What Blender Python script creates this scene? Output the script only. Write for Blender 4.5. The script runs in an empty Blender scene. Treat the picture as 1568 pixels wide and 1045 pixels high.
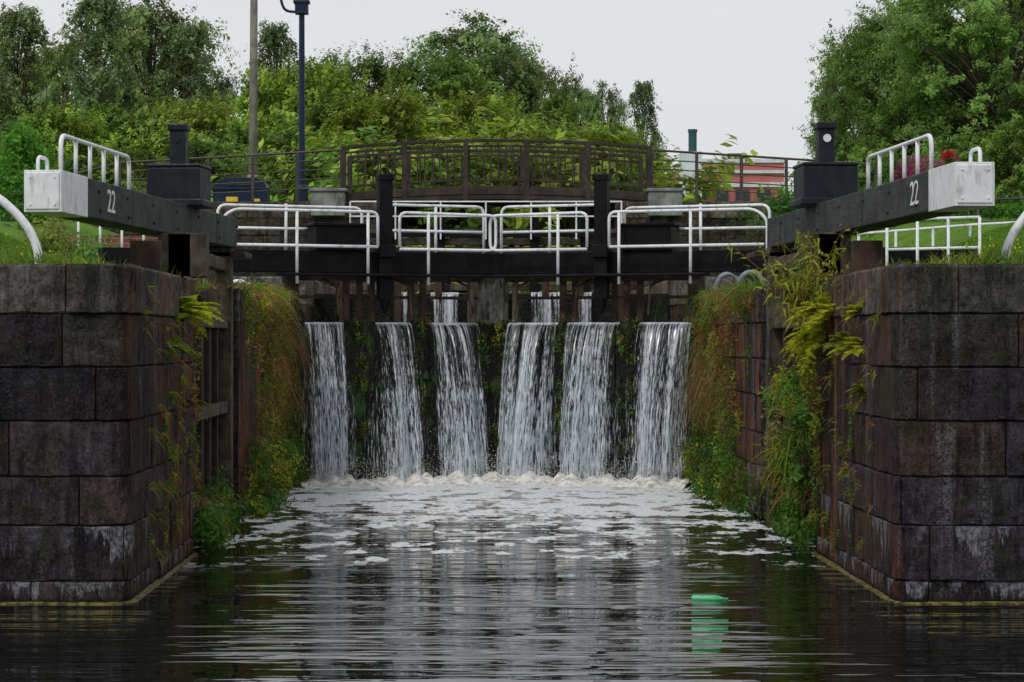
import bpy, math, random, bmesh
import numpy as np
from mathutils import Vector, Matrix
rng=np.random.default_rng(7); random.seed(7)
scene=bpy.context.scene
CX=0.37
# ------------------------------------------------------------------ helpers
def link(ob,parent=None):
    scene.collection.objects.link(ob)
    if parent: ob.parent=parent
    return ob
def empty(name):
    e=bpy.data.objects.new(name,None); e.empty_display_size=.2
    return link(e)
class MB:
    def __init__(s): s.v=[];s.f=[];s.m=[];s.c=[]
    def add(s,vs,fs,mi=0,col=(1,1,1,1)):
        o=len(s.v); s.v+=[tuple(v) for v in vs]; s.f+=[[i+o for i in f] for f in fs]
        s.m+=[mi]*len(fs); s.c+=[col]*len(vs)
    def box(s,x0,x1,y0,y1,z0,z1,mi=0,T=None,col=(1,1,1,1)):
        vs=[(x,y,z) for z in (z0,z1) for y in (y0,y1) for x in (x0,x1)]
        if T: vs=[T(*v) for v in vs]
        s.add(vs,[(0,2,3,1),(4,5,7,6),(0,1,5,4),(2,6,7,3),(0,4,6,2),(1,3,7,5)],mi,col)
    def beam(s,p0,p1,w,h,mi=0,col=(1,1,1,1)):
        p0=Vector(p0);p1=Vector(p1);d=(p1-p0).normalized()
        up=Vector((0,0,1)) if abs(d.z)<.95 else Vector((0,1,0))
        r=d.cross(up).normalized();u=r.cross(d).normalized()
        vs=[p+r*a*w/2+u*b*h/2 for p in (p0,p1) for a,b in ((-1,-1),(1,-1),(1,1),(-1,1))]
        s.add(vs,[(0,1,2,3),(7,6,5,4),(0,4,5,1),(1,5,6,2),(2,6,7,3),(3,7,4,0)],mi,col)
    def tube(s,pts,r,n=8,mi=0,col=(1,1,1,1)):
        pts=[Vector(p) for p in pts]; rr=r if isinstance(r,(list,tuple)) else [r]*len(pts)
        vs=[];fs=[];a=None
        for i,p in enumerate(pts):
            d=(pts[min(i+1,len(pts)-1)]-pts[max(i-1,0)]).normalized()
            if a is None:
                a=d.cross(Vector((0,0,1)) if abs(d.z)<.9 else Vector((0,1,0))).normalized()
            a=(a-d*a.dot(d)).normalized(); b=d.cross(a)
            for k in range(n):
                t=2*math.pi*k/n; vs.append(p+(a*math.cos(t)+b*math.sin(t))*rr[i])
        for i in range(len(pts)-1):
            for k in range(n):
                k2=(k+1)%n; fs.append((i*n+k,i*n+k2,(i+1)*n+k2,(i+1)*n+k))
        fs.append(tuple(range(n-1,-1,-1))); fs.append(tuple((len(pts)-1)*n+k for k in range(n)))
        s.add(vs,fs,mi,col)
    def finish(s,name,mats,bevel=0,smooth=False,parent=None,recalc=True):
        me=bpy.data.meshes.new(name); me.from_pydata(s.v,[],s.f)
        for m in mats: me.materials.append(m)
        me.polygons.foreach_set('material_index',s.m)
        ca=me.color_attributes.new('Col','FLOAT_COLOR','POINT')
        ca.data.foreach_set('color',np.array(s.c,dtype=np.float32).ravel())
        if smooth: me.polygons.foreach_set('use_smooth',[True]*len(s.f))
        if recalc:
            bm=bmesh.new(); bm.from_mesh(me); bmesh.ops.recalc_face_normals(bm,faces=bm.faces); bm.to_mesh(me); bm.free()
        ob=bpy.data.objects.new(name,me); link(ob,parent)
        if bevel:
            b=ob.modifiers.new('bev','BEVEL'); b.width=bevel; b.segments=2; b.limit_method='ANGLE'; b.angle_limit=math.radians(50)
        return ob
def rpath(pts,r=.1,k=5):
    pts=[Vector(p) for p in pts]; out=[pts[0]]
    for i in range(1,len(pts)-1):
        a,b,c=pts[i-1],pts[i],pts[i+1]
        ra=min(r,(a-b).length*.5); rc=min(r,(c-b).length*.5)
        p0=b+(a-b).normalized()*ra; p2=b+(c-b).normalized()*rc
        for j in range(k+1):
            t=j/k; out.append(p0*(1-t)**2+b*2*t*(1-t)+p2*t*t)
    out.append(pts[-1]); return out
class QB:   # numpy quad builder
    def __init__(s): s.V=[];s.F=[];s.C=[];s.M=[];s.n=0
    def add(s,V,F,C,mi=0):
        V=np.asarray(V,float);F=np.asarray(F,int);C=np.asarray(C,float)
        if C.ndim==1: C=np.tile(C,(len(V),1))
        s.V.append(V);s.F.append(F+s.n);s.C.append(C[:,:3]);s.M.append(np.full(len(F),mi));s.n+=len(V)
    def leaves(s,C,N,S,col,asp=.5,mi=0):
        n=len(C); R=rng.normal(size=(n,3)); N=N/np.maximum(np.linalg.norm(N,axis=1,keepdims=True),1e-6)
        t=np.cross(N,R); t/=np.maximum(np.linalg.norm(t,axis=1,keepdims=True),1e-6); b=np.cross(N,t)
        S=np.asarray(S).reshape(-1,1)*np.ones((n,1))
        V=np.stack([C-t*S,C+b*S*asp+N*S*.12,C+t*S,C-b*S*asp+N*S*.12],1).reshape(-1,3)
        F=np.arange(4*n).reshape(n,4); s.add(V,F,np.repeat(col,4,axis=0),mi)
    def blades(s,C,D,L,W,droop,col,K=4,mi=0):
        n=len(C); D=D/np.linalg.norm(D,axis=1,keepdims=True); L=np.asarray(L).reshape(-1,1)*np.ones((n,1))
        sd=np.cross(D,rng.normal(size=(n,3))); sd/=np.linalg.norm(sd,axis=1,keepdims=True)
        P=[]
        for k in range(K+1):
            t=k/K; c=C+D*L*t+np.array([0,0,-1.])*droop*L*t*t; w=W*(1-t*.92)
            P+= [c-sd*w,c+sd*w]
        V=np.stack(P,1).reshape(-1,3); m=2*(K+1)
        F=np.concatenate([np.arange(n)[:,None]*m+np.array([2*k,2*k+1,2*k+3,2*k+2]) for k in range(K)])
        s.add(V,F,np.repeat(col,m,axis=0),mi)
    def tube(s,pts,rad,n=6,col=(.1,.08,.06),mi=0):
        pts=np.asarray(pts,float); V=[];F=[]
        a=np.array([1,.13,.07])
        for i,p in enumerate(pts):
            d=pts[min(i+1,len(pts)-1)]-pts[max(i-1,0)]; d/=np.linalg.norm(d)+1e-9
            a=a-d*a.dot(d); a/=np.linalg.norm(a)+1e-9; b=np.cross(d,a)
            for k in range(n):
                t=2*math.pi*k/n; V.append(p+(a*math.cos(t)+b*math.sin(t))*rad[i])
        for i in range(len(pts)-1):
            for k in range(n): F.append((i*n+k,i*n+(k+1)%n,(i+1)*n+(k+1)%n,(i+1)*n+k))
        s.add(V,F,np.array(col),mi)
    def mesh(s,name,mats,smooth=False):
        V=np.concatenate(s.V).astype(np.float32);F=np.concatenate(s.F).astype(np.int32);C=np.concatenate(s.C)
        me=bpy.data.meshes.new(name); me.vertices.add(len(V)); me.vertices.foreach_set('co',V.ravel())
        me.loops.add(F.size); me.loops.foreach_set('vertex_index',F.ravel())
        me.polygons.add(len(F)); me.polygons.foreach_set('loop_start',np.arange(0,F.size,4,dtype=np.int32))
        me.polygons.foreach_set('material_index',np.concatenate(s.M).astype(np.int32))
        if smooth: me.polygons.foreach_set('use_smooth',np.ones(len(F),dtype=bool))
        me.update(calc_edges=True); me.validate()
        ca=me.color_attributes.new('Col','FLOAT_COLOR','POINT')
        ca.data.foreach_set('color',np.concatenate([C,np.ones((len(C),1))],1).astype(np.float32).ravel())
        for m in mats: me.materials.append(m)
        return me
    def obj(s,name,mats,smooth=False,parent=None):
        return link(bpy.data.objects.new(name,s.mesh(name,mats,smooth)),parent)
# ------------------------------------------------------------------ materials
class G:
    def __init__(s,name):
        s.m=bpy.data.materials.new(name); s.m.use_nodes=True; s.t=s.m.node_tree; s.t.nodes.clear()
        s.out=s.t.nodes.new('ShaderNodeOutputMaterial')
    def n(s,typ,**k):
        nd=s.t.nodes.new('ShaderNode'+typ)
        for a,b in k.items(): setattr(nd,a,b)
        return nd
    def set(s,sock,val):
        if isinstance(val,bpy.types.NodeSocket): s.t.links.new(val,sock)
        elif val is not None:
            if isinstance(val,tuple) and len(val)==3 and sock.type=='RGBA': val=(*val,1)
            sock.default_value=val
    def math(s,op,a,b=None,c=None,clamp=False):
        nd=s.n('Math',operation=op,use_clamp=clamp)
        for i,v in enumerate((a,b,c)):
            if v is not None: s.set(nd.inputs[i],v)
        return nd.outputs[0]
    def pos(s): return s.n('NewGeometry').outputs['Position']
    def obj(s): return s.n('TexCoord').outputs['Object']
    def vmul(s,v,sc,loc=(0,0,0)):
        nd=s.n('Mapping'); s.set(nd.inputs[0],v); nd.inputs['Scale'].default_value=sc; nd.inputs['Location'].default_value=loc; return nd.outputs[0]
    def noise(s,v,scale=5,detail=4,rough=.55):
        nd=s.n('TexNoise'); s.set(nd.inputs['Vector'],v); nd.inputs['Scale'].default_value=scale
        nd.inputs['Detail'].default_value=detail; nd.inputs['Roughness'].default_value=rough; return nd.outputs['Fac']
    def mr(s,v,a,b,c=0,d=1,smooth=True):
        nd=s.n('MapRange'); nd.interpolation_type='SMOOTHSTEP' if smooth else 'LINEAR'
        for i,x in enumerate((v,a,b,c,d)): s.set(nd.inputs[i],x)
        return nd.outputs[0]
    def mix(s,f,a,b,blend='MIX'):
        nd=s.n('Mix',data_type='RGBA',blend_type=blend); s.set(nd.inputs[0],f); s.set(nd.inputs[6],a); s.set(nd.inputs[7],b); return nd.outputs[2]
    def grey(s,f):
        cc=s.n('CombineColor'); [s.set(cc.inputs[i],f) for i in range(3)]; return cc.outputs[0]
    def bump(s,h,strength=.5,dist=.02,normal=None):
        nd=s.n('Bump'); nd.inputs['Strength'].default_value=strength; nd.inputs['Distance'].default_value=dist
        s.set(nd.inputs['Height'],h)
        if normal is not None: s.set(nd.inputs['Normal'],normal)
        return nd.outputs[0]
    def prin(s,col,rough=.7,normal=None,metal=0,spec=.4):
        p=s.n('BsdfPrincipled'); s.set(p.inputs['Base Color'],col); s.set(p.inputs['Roughness'],rough)
        p.inputs['Metallic'].default_value=metal; s.set(p.inputs['Specular IOR Level'],spec)
        if normal is not None: s.set(p.inputs['Normal'],normal)
        return p.outputs[0]
    def fin(s,sh): s.t.links.new(sh,s.out.inputs[0]); return s.m
def simple(name,col,rough=.6,var=.35,scale=6,dirt=(.05,.045,.03),dirtamt=.3,bump=.2,metal=0,spec=.4,grain=None):
    g=G(name); p=g.obj()
    n1=g.noise(p,scale,5); f=g.mr(n1,.3,.7,1-var,1+var)
    c=g.mix(1.0,col,g.grey(f),'MULTIPLY')
    n2=g.noise(g.vmul(p,(1,1,.35)),scale*2.3,6,.65)
    c=g.mix(g.math('MULTIPLY',g.mr(n2,.5,.68),dirtamt),c,dirt)
    gr=g.noise(g.vmul(p,grain) if grain else p,scale*6,4)
    return g.fin(g.prin(c,g.mr(n2,.3,.7,rough-.1,min(1,rough+.15)),g.bump(gr,bump,.01),metal,spec))
M={}
M['white']=simple('white_paint',(.74,.76,.79),.45,.08,5,(.22,.2,.15),.45,.1)
M['black']=simple('black_paint',(.006,.006,.008),.5,.4,5,(.014,.014,.013),.35,.25,spec=.12)
M['greybeam']=simple('weathered_dark_beam',(.036,.041,.041),.65,.4,4,(.10,.095,.08),.55,.5,grain=(1,.1,1),spec=.2)
M['wood']=simple('wet_brown_timber',(.05,.03,.022),.6,.45,4,(.010,.012,.008),.6,.5,grain=(1,1,.1),spec=.2)
M['slotshade']=simple('slot_shade_boards',(.008,.007,.006),.6,.45,4,(.010,.012,.008),.6,.5,grain=(1,1,.1),spec=.12)  # timber darkened to near black, painting the shade in the gate slots
M['woodgrey']=simple('old_grey_timber',(.075,.062,.046),.75,.5,4,(.014,.014,.009),.75,.6,grain=(1,1,.08),spec=.15)
M['mitre']=simple('bleached_gate_timber',(.15,.145,.125),.8,.5,5,(.02,.02,.014),.85,.6,grain=(1,1,.08),spec=.15)
M['slate']=simple('gear_box_paint',(.010,.014,.020),.45,.3,5,(.04,.04,.036),.25,.1,spec=.2)
M['bridge']=simple('bridge_brown_timber',(.050,.038,.034),.7,.35,3,(.025,.025,.025),.4,.2,spec=.15)
M['bluepost']=simple('navy_lamp_paint',(.008,.017,.05),.4,.2,3,(.05,.05,.05),.2,.05,spec=.25)
M['pole']=simple('grey_pole_wood',(.19,.17,.15),.8,.3,3,(.07,.07,.06),.5,.4,grain=(1,1,.05))
M['iron']=simple('rail_dark_metal',(.05,.042,.04),.5,.3,4,(.1,.05,.03),.4,.1)
M['concrete']=simple('pale_concrete',(.20,.21,.21),.85,.35,3,(.05,.06,.04),.6,.5)
M['pinkwall']=simple('warehouse_red_cladding',(.48,.14,.14),.6,.1,1,(.3,.2,.2),.2,0)
M['palewall']=simple('warehouse_pale_cladding',(.6,.66,.72),.6,.1,1,(.3,.3,.3),.2,0)
M['chim']=simple('flue_green_paint',(.02,.08,.09),.6,.1,1,(.1,.1,.1),.2,0)
M['glass']=simple('dark_window_glass',(.02,.025,.03),.1,.1,1,(.1,.1,.1),.1,0)
M['yellow']=simple('yellow_label',(.7,.5,.03),.5,.1,3,(.2,.2,.1),.2,0)
M['greenplastic']=simple('green_plastic',(.05,.42,.16),.3,.3,25,(.4,.5,.4),.4,0)
M['bark']=simple('tree_bark',(.09,.07,.055),.9,.4,4,(.03,.03,.02),.5,.6)
M['stonegrey']=simple('hoop_grey_blue',(.18,.22,.26),.5,.2,5,(.07,.07,.05),.4,.2)
def foliage(name,trans=.4):
    g=G(name); a=g.n('Attribute',attribute_name='Col').outputs['Color']
    oi=g.n('ObjectInfo').outputs['Random']; hs=g.n('HueSaturation')
    g.set(hs.inputs['Hue'],g.mr(oi,0,1,.485,.512,False)); g.set(hs.inputs['Value'],g.mr(g.math('FRACT',g.math('MULTIPLY',oi,7.3)),0,1,.8,1.2,False))
    g.set(hs.inputs['Color'],a); c=hs.outputs[0]
    p=g.prin(c,.5,None,0,.15); t=g.n('BsdfTranslucent'); g.set(t.inputs[0],g.mix(.5,c,g.mix(1,c,(1.5,1.6,.5),'MULTIPLY')))
    mx=g.n('MixShader'); mx.inputs[0].default_value=trans; g.t.links.new(p,mx.inputs[1]); g.t.links.new(t.outputs[0],mx.inputs[2])
    return g.fin(mx.outputs[0])
M['leaf']=foliage('foliage')
def stone(name,rust=0.85,stain=1.0):
    g=G(name); p=g.pos(); a=g.n('Attribute',attribute_name='Col').outputs['Color']
    sx=g.n('SeparateXYZ'); g.set(sx.inputs[0],p); z=sx.outputs[2]; y=sx.outputs[1]
    nm=g.n('SeparateXYZ'); g.set(nm.inputs[0],g.n('NewGeometry').outputs['Normal'])
    n1=g.noise(p,4.5,7,.8); c=g.mix(1.0,a,g.grey(g.mr(n1,.32,.68,.25,2.1)),'MULTIPLY')
    nb=g.noise(p,1.1,3,.6); c=g.mix(g.math('MULTIPLY',g.mr(nb,.45,.65),.4),c,(.062,.04,.026))
    ng=g.noise(g.vmul(p,(1,1,1),(9,9,9)),1.3,5,.7); c=g.mix(g.math('MULTIPLY',g.mr(ng,.5,.64),.55),c,(.06,.066,.038))
    nf=g.noise(p,42,5,.85); c=g.mix(g.math('MULTIPLY',g.mr(nf,.53,.66),.6),c,(.19,.16,.175))
    c=g.mix(g.math('MULTIPLY',g.mr(nf,.48,.36),.9),c,(.004,.003,.005))
    st=g.noise(g.vmul(p,(3.2,3.2,.35)),1.8,6,.75)
    c=g.mix(g.math('MULTIPLY',g.mr(st,.47,.62),.62),c,(.007,.006,.009))
    st2=g.noise(g.vmul(p,(2.2,2.2,.3),(7,3,1)),2.0,6,.7)
    side=g.math('MULTIPLY',g.mr(g.math('ABSOLUTE',nm.outputs[0]),.5,.9),g.mr(y,19.8,25,.4,1))
    c=g.mix(g.math('MULTIPLY',g.math('MULTIPLY',g.mr(st2,.46,.61),side),rust),c,(.27,.085,.02))
    ml=g.noise(p,5,6,.75)
    c=g.mix(g.math('MULTIPLY',g.mr(ml,.55,.66),.45),c,(.055,.07,.014))
    def band(zt,h,seedloc,th):
        nn=g.noise(g.vmul(p,(1,1,.16),seedloc),6,5,.65)
        lim=g.mr(nn,.40,.66,0,h)
        d=g.math('SUBTRACT',zt,z); m=g.mr(g.math('SUBTRACT',lim,d),0,.07); m=g.math('MULTIPLY',m,g.mr(d,-.002,.006))
        m=g.math('MULTIPLY',m,g.mr(g.noise(g.vmul(p,(1,1,.3),seedloc),1.3,3,.6),th,th+.12))
        return g.math('MULTIPLY',m,g.mr(g.noise(p,20,5,.8),.38,.60,.08,1))
    mk=g.math('MAXIMUM',band(.652,.38,(0,0,0),.47),band(.20,.22,(5,2,0),.36))
    s5=g.math('MULTIPLY',g.math('MULTIPLY',g.mr(g.noise(g.vmul(p,(1,1,.05),(5,5,5)),4,4,.6),.57,.66),.45),g.mr(nf,.42,.6))
    mk=g.math('MAXIMUM',mk,s5); mk=g.math('MULTIPLY',mk,stain*.85)
    c=g.mix(mk,c,(.40,.40,.45))
    c=g.mix(g.mr(z,.08,.0),c,(.012,.012,.003))
    b=g.bump(g.noise(p,14,6,.75),1,.06); b=g.bump(nf,1,.02,b)
    return g.fin(g.prin(c,g.mr(st,.3,.7,.85,.5),b,0,.10))
M['stone']=stone('granite_blocks'); M['stone2']=stone('abutment_stone',.5,.0)
def ground():
    g=G('grass_and_earth'); p=g.pos(); n=g.noise(p,1.2,6,.7); n2=g.noise(p,25,4,.7)
    c=g.mix(g.mr(n,.35,.65),(.12,.26,.025),(.07,.15,.018)); c=g.mix(g.mr(n2,.4,.7),c,(.16,.28,.04))
    return g.fin(g.prin(c,.9,g.bump(n2,1,.05),0,.1))
M['ground']=ground()
def brickmat():
    g=G('red_brick'); b=g.n('TexBrick')
    p=g.obj(); s=g.n('SeparateXYZ'); g.set(s.inputs[0],p); c=g.n('CombineXYZ'); g.set(c.inputs[0],s.outputs[0]); g.set(c.inputs[1],s.outputs[2]); g.set(b.inputs[0],c.outputs[0])
    b.inputs['Color1'].default_value=(.27,.06,.045,1); b.inputs['Color2'].default_value=(.17,.045,.035,1); b.inputs['Mortar'].default_value=(.2,.17,.15,1)
    b.inputs['Scale'].default_value=1; b.inputs['Brick Width'].default_value=.3; b.inputs['Row Height'].default_value=.1; b.inputs['Mortar Size'].default_value=.012
    return g.fin(g.prin(b.outputs[0],.85))
M['brick']=brickmat()
def wetwall():
    g=G('wet_mossy_planks'); p=g.pos(); n=g.noise(g.vmul(p,(1,1,.5)),4,6,.7); a=g.noise(p,22,5,.7)
    c=g.mix(g.mr(a,.35,.7),(.0015,.002,.0015),(.008,.009,.006)); c=g.mix(g.mr(n,.52,.64),c,(.025,.07,.010)); c=g.mix(g.math('MULTIPLY',g.mr(a,.62,.7),.3),c,(.07,.08,.02))
    return g.fin(g.prin(c,.3,g.bump(a,1,.04),0,.25))
M['wet']=wetwall()
def falls():
    g=G('falling_water'); uv=g.n('UVMap').outputs[0]; s=g.n('SeparateXYZ'); g.set(s.inputs[0],uv); v=s.outputs[1]
    at=g.n('Attribute',attribute_name='Col'); cs=g.n('SeparateColor'); g.set(cs.inputs[0],at.outputs['Color']); edge=cs.outputs[0]; bias=cs.outputs[1]
    n1=g.noise(g.vmul(uv,(26,1.5,1)),1,4,.65); n2=g.noise(g.vmul(uv,(60,22,1)),1,4,.7); n3=g.noise(g.vmul(uv,(6,1,1),(4,4,0)),1,3,.6)
    x=g.math('ADD',n1,g.math('MULTIPLY',g.math('SUBTRACT',n2,.5),g.mr(v,.12,.6,.25,2.2)))
    x=g.math('ADD',x,g.math('MULTIPLY',g.math('SUBTRACT',n3,.5),.6)); x=g.math('ADD',x,g.mr(v,0,.10,.16,0)); x=g.math('ADD',x,g.mr(v,.35,.7,0,.10))
    x=g.math('SUBTRACT',x,g.math('ADD',g.math('MULTIPLY',edge,.14),g.math('MULTIPLY',bias,.2)))
    a=g.math('MULTIPLY',g.mr(x,.42,.76),.9)
    d=g.n('BsdfDiffuse'); d.inputs[0].default_value=(.76,.84,.92,1); tl=g.n('BsdfTranslucent'); tl.inputs[0].default_value=(.76,.84,.92,1)
    gl=g.n('BsdfGlossy'); gl.inputs['Roughness'].default_value=.25
    m0=g.n('MixShader'); m0.inputs[0].default_value=.25; g.t.links.new(d.outputs[0],m0.inputs[1]); g.t.links.new(tl.outputs[0],m0.inputs[2])
    m1=g.n('MixShader'); m1.inputs[0].default_value=.12; g.t.links.new(m0.outputs[0],m1.inputs[1]); g.t.links.new(gl.outputs[0],m1.inputs[2])
    tr=g.n('BsdfTransparent'); m=g.n('MixShader'); g.set(m.inputs[0],a); g.t.links.new(tr.outputs[0],m.inputs[1]); g.t.links.new(m1.outputs[0],m.inputs[2])
    return g.fin(m.outputs[0])
M['falls']=falls()
def foam():
    g=G('river_foam'); p=g.pos(); n=g.noise(p,9,6,.7); c=g.mix(g.mr(n,.35,.6),(.45,.40,.30),(.88,.88,.88))
    return g.fin(g.prin(c,.6,g.bump(g.noise(p,30,4,.7),.8,.03)))
M['foam']=foam()
def water():
    g=G('canal_water'); p=g.pos(); s=g.n('SeparateXYZ'); g.set(s.inputs[0],p); y=s.outputs[1]
    w1=g.noise(g.vmul(p,(.30,1.25,1)),1.0,2,.4); w2=g.noise(g.vmul(p,(.7,4.0,1),(3,1,0)),1.0,2,.5); w3=g.noise(g.vmul(p,(5,8,1)),1.5,2,.5)
    patch=g.mr(g.noise(g.vmul(p,(.25,.45,1),(8,2,0)),1.0,2,.5),.40,.60,.25,1.0)
    amp=g.mr(y,24,35,.0,1.0,False)
    h=g.math('ADD',g.math('MULTIPLY',w1,.62),g.math('ADD',g.math('MULTIPLY',g.math('MULTIPLY',g.math('POWER',w2,2.2),patch),.75),g.math('MULTIPLY',w3,g.math('MULTIPLY',amp,.14))))
    b=g.bump(h,1,.11)
    f1=g.noise(g.vmul(p,(1,.55,1)),2.4,8,.7); f2=g.noise(g.vmul(p,(1,1,1),(3,9,0)),.5,3,.5)
    th=g.mr(y,23,34.5,.56,.415,False); xx=g.math('ADD',f1,g.math('MULTIPLY',g.math('SUBTRACT',f2,.5),.22))
    fm=g.mr(g.math('SUBTRACT',xx,th),-.005,.035); fm=g.math('MULTIPLY',fm,g.mr(y,21.5,23.5)); fm=g.math('MULTIPLY',fm,g.mr(y,36.4,36.9,1,0))
    fb=g.noise(p,18,4,.7)
    base=g.mix(g.mr(y,20,34),(.003,.004,.003),(.012,.010,.006))
    wat=g.prin(base,.02,b,0,.5); fo=g.prin(g.mix(g.mr(fb,.35,.6),(.4,.43,.46),(.82,.85,.88)),.6,b)
    m=g.n('MixShader'); g.set(m.inputs[0],g.math('MULTIPLY',fm,.92)); g.t.links.new(wat,m.inputs[1]); g.t.links.new(fo,m.inputs[2])
    return g.fin(m.outputs[0])
M['water']=water()
# ------------------------------------------------------------------ ground, water
def gh(x,y):
    dx=abs(x-CX)
    if y<19.6: return -2.0 if dx<16 else 2.8
    if y<75 and -3.5<x<4.2: return -2.0
    if y<37.9:
        return 2.80+min(1,max(0,(dx-6.5)/4))*.9*min(1,max(0,(y-26)/8))
    if y<54.1: 
        t=min(1,max(0,(dx-6.0)/3.0)); t=t*t*(3-2*t); return 3.2+t*(1.0+.6*min(1,(y-38)/12))
    k=min(1,(y-54.1)/66); return 5.45+3.0*k+(.25*math.sin(x*.13)*math.sin(y*.11) if y>60 else 0)
xs=[-3000,-800,-300,-120,-70]+list(np.arange(-50,-15.6,2.5))+[-15.66,-15.6]+list(np.arange(-15,-3.6,.5))+[-3.52,-3.49,0,4.19,4.22]+list(np.arange(4.6,16.3,.5))+[16.34,16.4]+list(np.arange(17.5,52,2.5))+[70,120,300,800,3000]
ys=[-3000,-500,-60,0,19.58,19.62]+list(np.arange(20.5,37,1.5))+[37.88,37.92]+list(np.arange(39,54,1.5))+[54.08,54.12,56,60,65,70,74.9,75.1,80,90,100,110,121,140,200,400,1000,3500]
mb=MB(); vs=[(x,y,gh(x,y)) for y in ys for x in xs]; nx=len(xs)
mb.add(vs,[(j*nx+i,j*nx+i+1,(j+1)*nx+i+1,(j+1)*nx+i) for j in range(len(ys)-1) for i in range(nx-1)])
mb.finish('ground',[M['ground']],recalc=False)
mb=MB(); mb.add([(-15.6,-55,0),(16.3,-55,0),(16.3,37.5,0),(-15.6,37.5,0)],[(0,1,2,3)]); mb.finish('canal_water',[M['water']],recalc=False)
mb=MB(); mb.add([(-2.9,36.7,2.44),(3.62,36.7,2.44),(3.62,62,2.44),(-2.9,62,2.44)],[(0,1,2,3)]); mb.finish('upper_pool_water',[M['water']],recalc=False)
# ------------------------------------------------------------------ block walls
def arc_path(pts,r,idx):
    out=[]
    for i,p in enumerate(pts):
        if i in idx:
            out+= [tuple(q)[:2] for q in rpath([(*pts[i-1],0),(*p,0),(*pts[i+1],0)],r,8)[1:-1]]
        else: out.append(p)
    return out
def block_wall(name,path,courses,inner,mat,lens=(.6,1.15),cols=None,topcol=None):
    P=[Vector(p) for p in path]; cum=[0]
    for a,b in zip(P,P[1:]): cum.append(cum[-1]+(b-a).length)
    tot=cum[-1]
    def at(s):
        s=min(max(s,0),tot)
        for i in range(len(P)-1):
            if s<=cum[i+1]+1e-9:
                d=(P[i+1]-P[i]); t=(s-cum[i])/max(1e-9,cum[i+1]-cum[i]); dn=d.normalized()
                return P[i].lerp(P[i+1],t),Vector((dn.y,-dn.x))
    m=MB()
    for ci,(z0,z1) in enumerate(zip(courses,courses[1:])):
        s=-random.random()*.6; top=ci==len(courses)-2
        while s<tot:
            L=random.uniform(*lens)*(1.2 if top else 1); a=max(0,s)+.002; b=min(tot,s+L)-.002; s+=L
            if b-a<.05: continue
            cb=random.choice(cols); k=random.uniform(.6,1.5); col=(cb[0]*k,cb[1]*k,cb[2]*k,1)
            if top and topcol: col=(topcol[0]*k,topcol[1]*k,topcol[2]*k,1)
            off=random.uniform(-.014,.010)+(.015 if top else 0); bz=.028 if top else .011
            ss=[a,a+.010]; q=a+.08
            while q<b-.05: ss.append(q); q+=.08
            ss+= [c for c in cum if a+.03<c<b-.03]; ss=sorted(set(ss+[b-.010,b]))
            zz=[z0+.003,z0+.014]+[z0+(z1-z0)*t for t in (.2,.4,.6,.8)]+[z1-bz-.003,z1-.003]
            V=[];n=len(zz)
            for i,q in enumerate(ss):
                p,nr=at(q); ei=i in (0,len(ss)-1)
                for j,z in enumerate(zz):
                    ej=j in (0,n-1); d=off+(-.022 if (ei or ej) else random.uniform(-.007,.007))
                    zj=z+(random.uniform(-.008,.008) if j in (1,n-2) else 0)
                    V.append((p.x+nr.x*d,p.y+nr.y*d,zj))
            F=[(i*n+j,(i+1)*n+j,(i+1)*n+j+1,i*n+j+1) for i in range(len(ss)-1) for j in range(n-1)]
            m.add(V,F,0,col)
    V=[];F=[]
    for i,c in enumerate(cum):
        p,nr=at(c); V+=[(p.x-nr.x*.034,p.y-nr.y*.034,courses[0]),(p.x-nr.x*.034,p.y-nr.y*.034,courses[-1]-.02)]
        if i: F.append((2*i-2,2*i,2*i+1,2*i-1))
    m.add(V,F,0,(.02,.018,.018,1))
    V=[];F=[];ct=topcol or cols[0]
    for i,c in enumerate(cum):
        p,nr=at(c); q=inner(p.x,p.y); V+=[(p.x-nr.x*.02,p.y-nr.y*.02,courses[-1]-.006),(q[0],q[1],courses[-1]-.006)]
        if i: F.append((2*i-2,2*i,2*i+1,2*i-1))
    m.add(V,F,0,(*ct,1))
    return m.finish(name,[mat],recalc=False)
CO=[-.5,-.27,.19,.656,1.065,1.53,1.98,2.43,2.85]
cols=[(.056,.043,.055),(.040,.033,.044),(.062,.046,.042),(.052,.048,.040),(.036,.032,.043)]
tc=(.105,.10,.09)
XL,XR=-2.85,3.57
pl=arc_path([(-15.6,19.1),(XL,19.1),(XL,23.6),(-3.35,23.6),(-3.35,28.1),(XL,28.1),(XL,37.8)],.2,{1})
block_wall('lock_side_wall',pl,CO,lambda x,y:(min(x,-3.6) if y<19.6 else -3.6,max(y,19.75)),M['stone'],cols=cols,topcol=tc,lens=(.8,1.6))
pr=arc_path([(XR,37.8),(XR,28.1),(4.07,28.1),(4.07,23.6),(XR,23.6),(XR,19.1),(16.3,19.1)],.26,{5})
block_wall('lock_side_wall',pr,CO,lambda x,y:(max(x,4.3) if y<19.75 else 4.3,max(y,19.75)),M['stone'],cols=cols,topcol=tc,lens=(.8,1.6))
C2=[1.9,2.35,2.8,3.27]; ac=[(.055,.046,.038),(.075,.062,.048),(.042,.037,.034)]
block_wall('upper_chamber_wall',[(-9,37.8),(-2.72,37.8),(-2.72,53.9)],C2,lambda x,y:(min(x,-3.55),max(y,38.3)),M['stone2'],cols=ac,topcol=(.16,.16,.15))
block_wall('upper_chamber_wall',[(3.46,53.9),(3.46,37.8),(9.7,37.8)],C2,lambda x,y:(max(x,4.25),max(y,38.3)),M['stone2'],cols=ac,topcol=(.16,.16,.15))
C3=[2.6,3.1,3.5,3.9,4.3,4.7,5.1,5.5]
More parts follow.
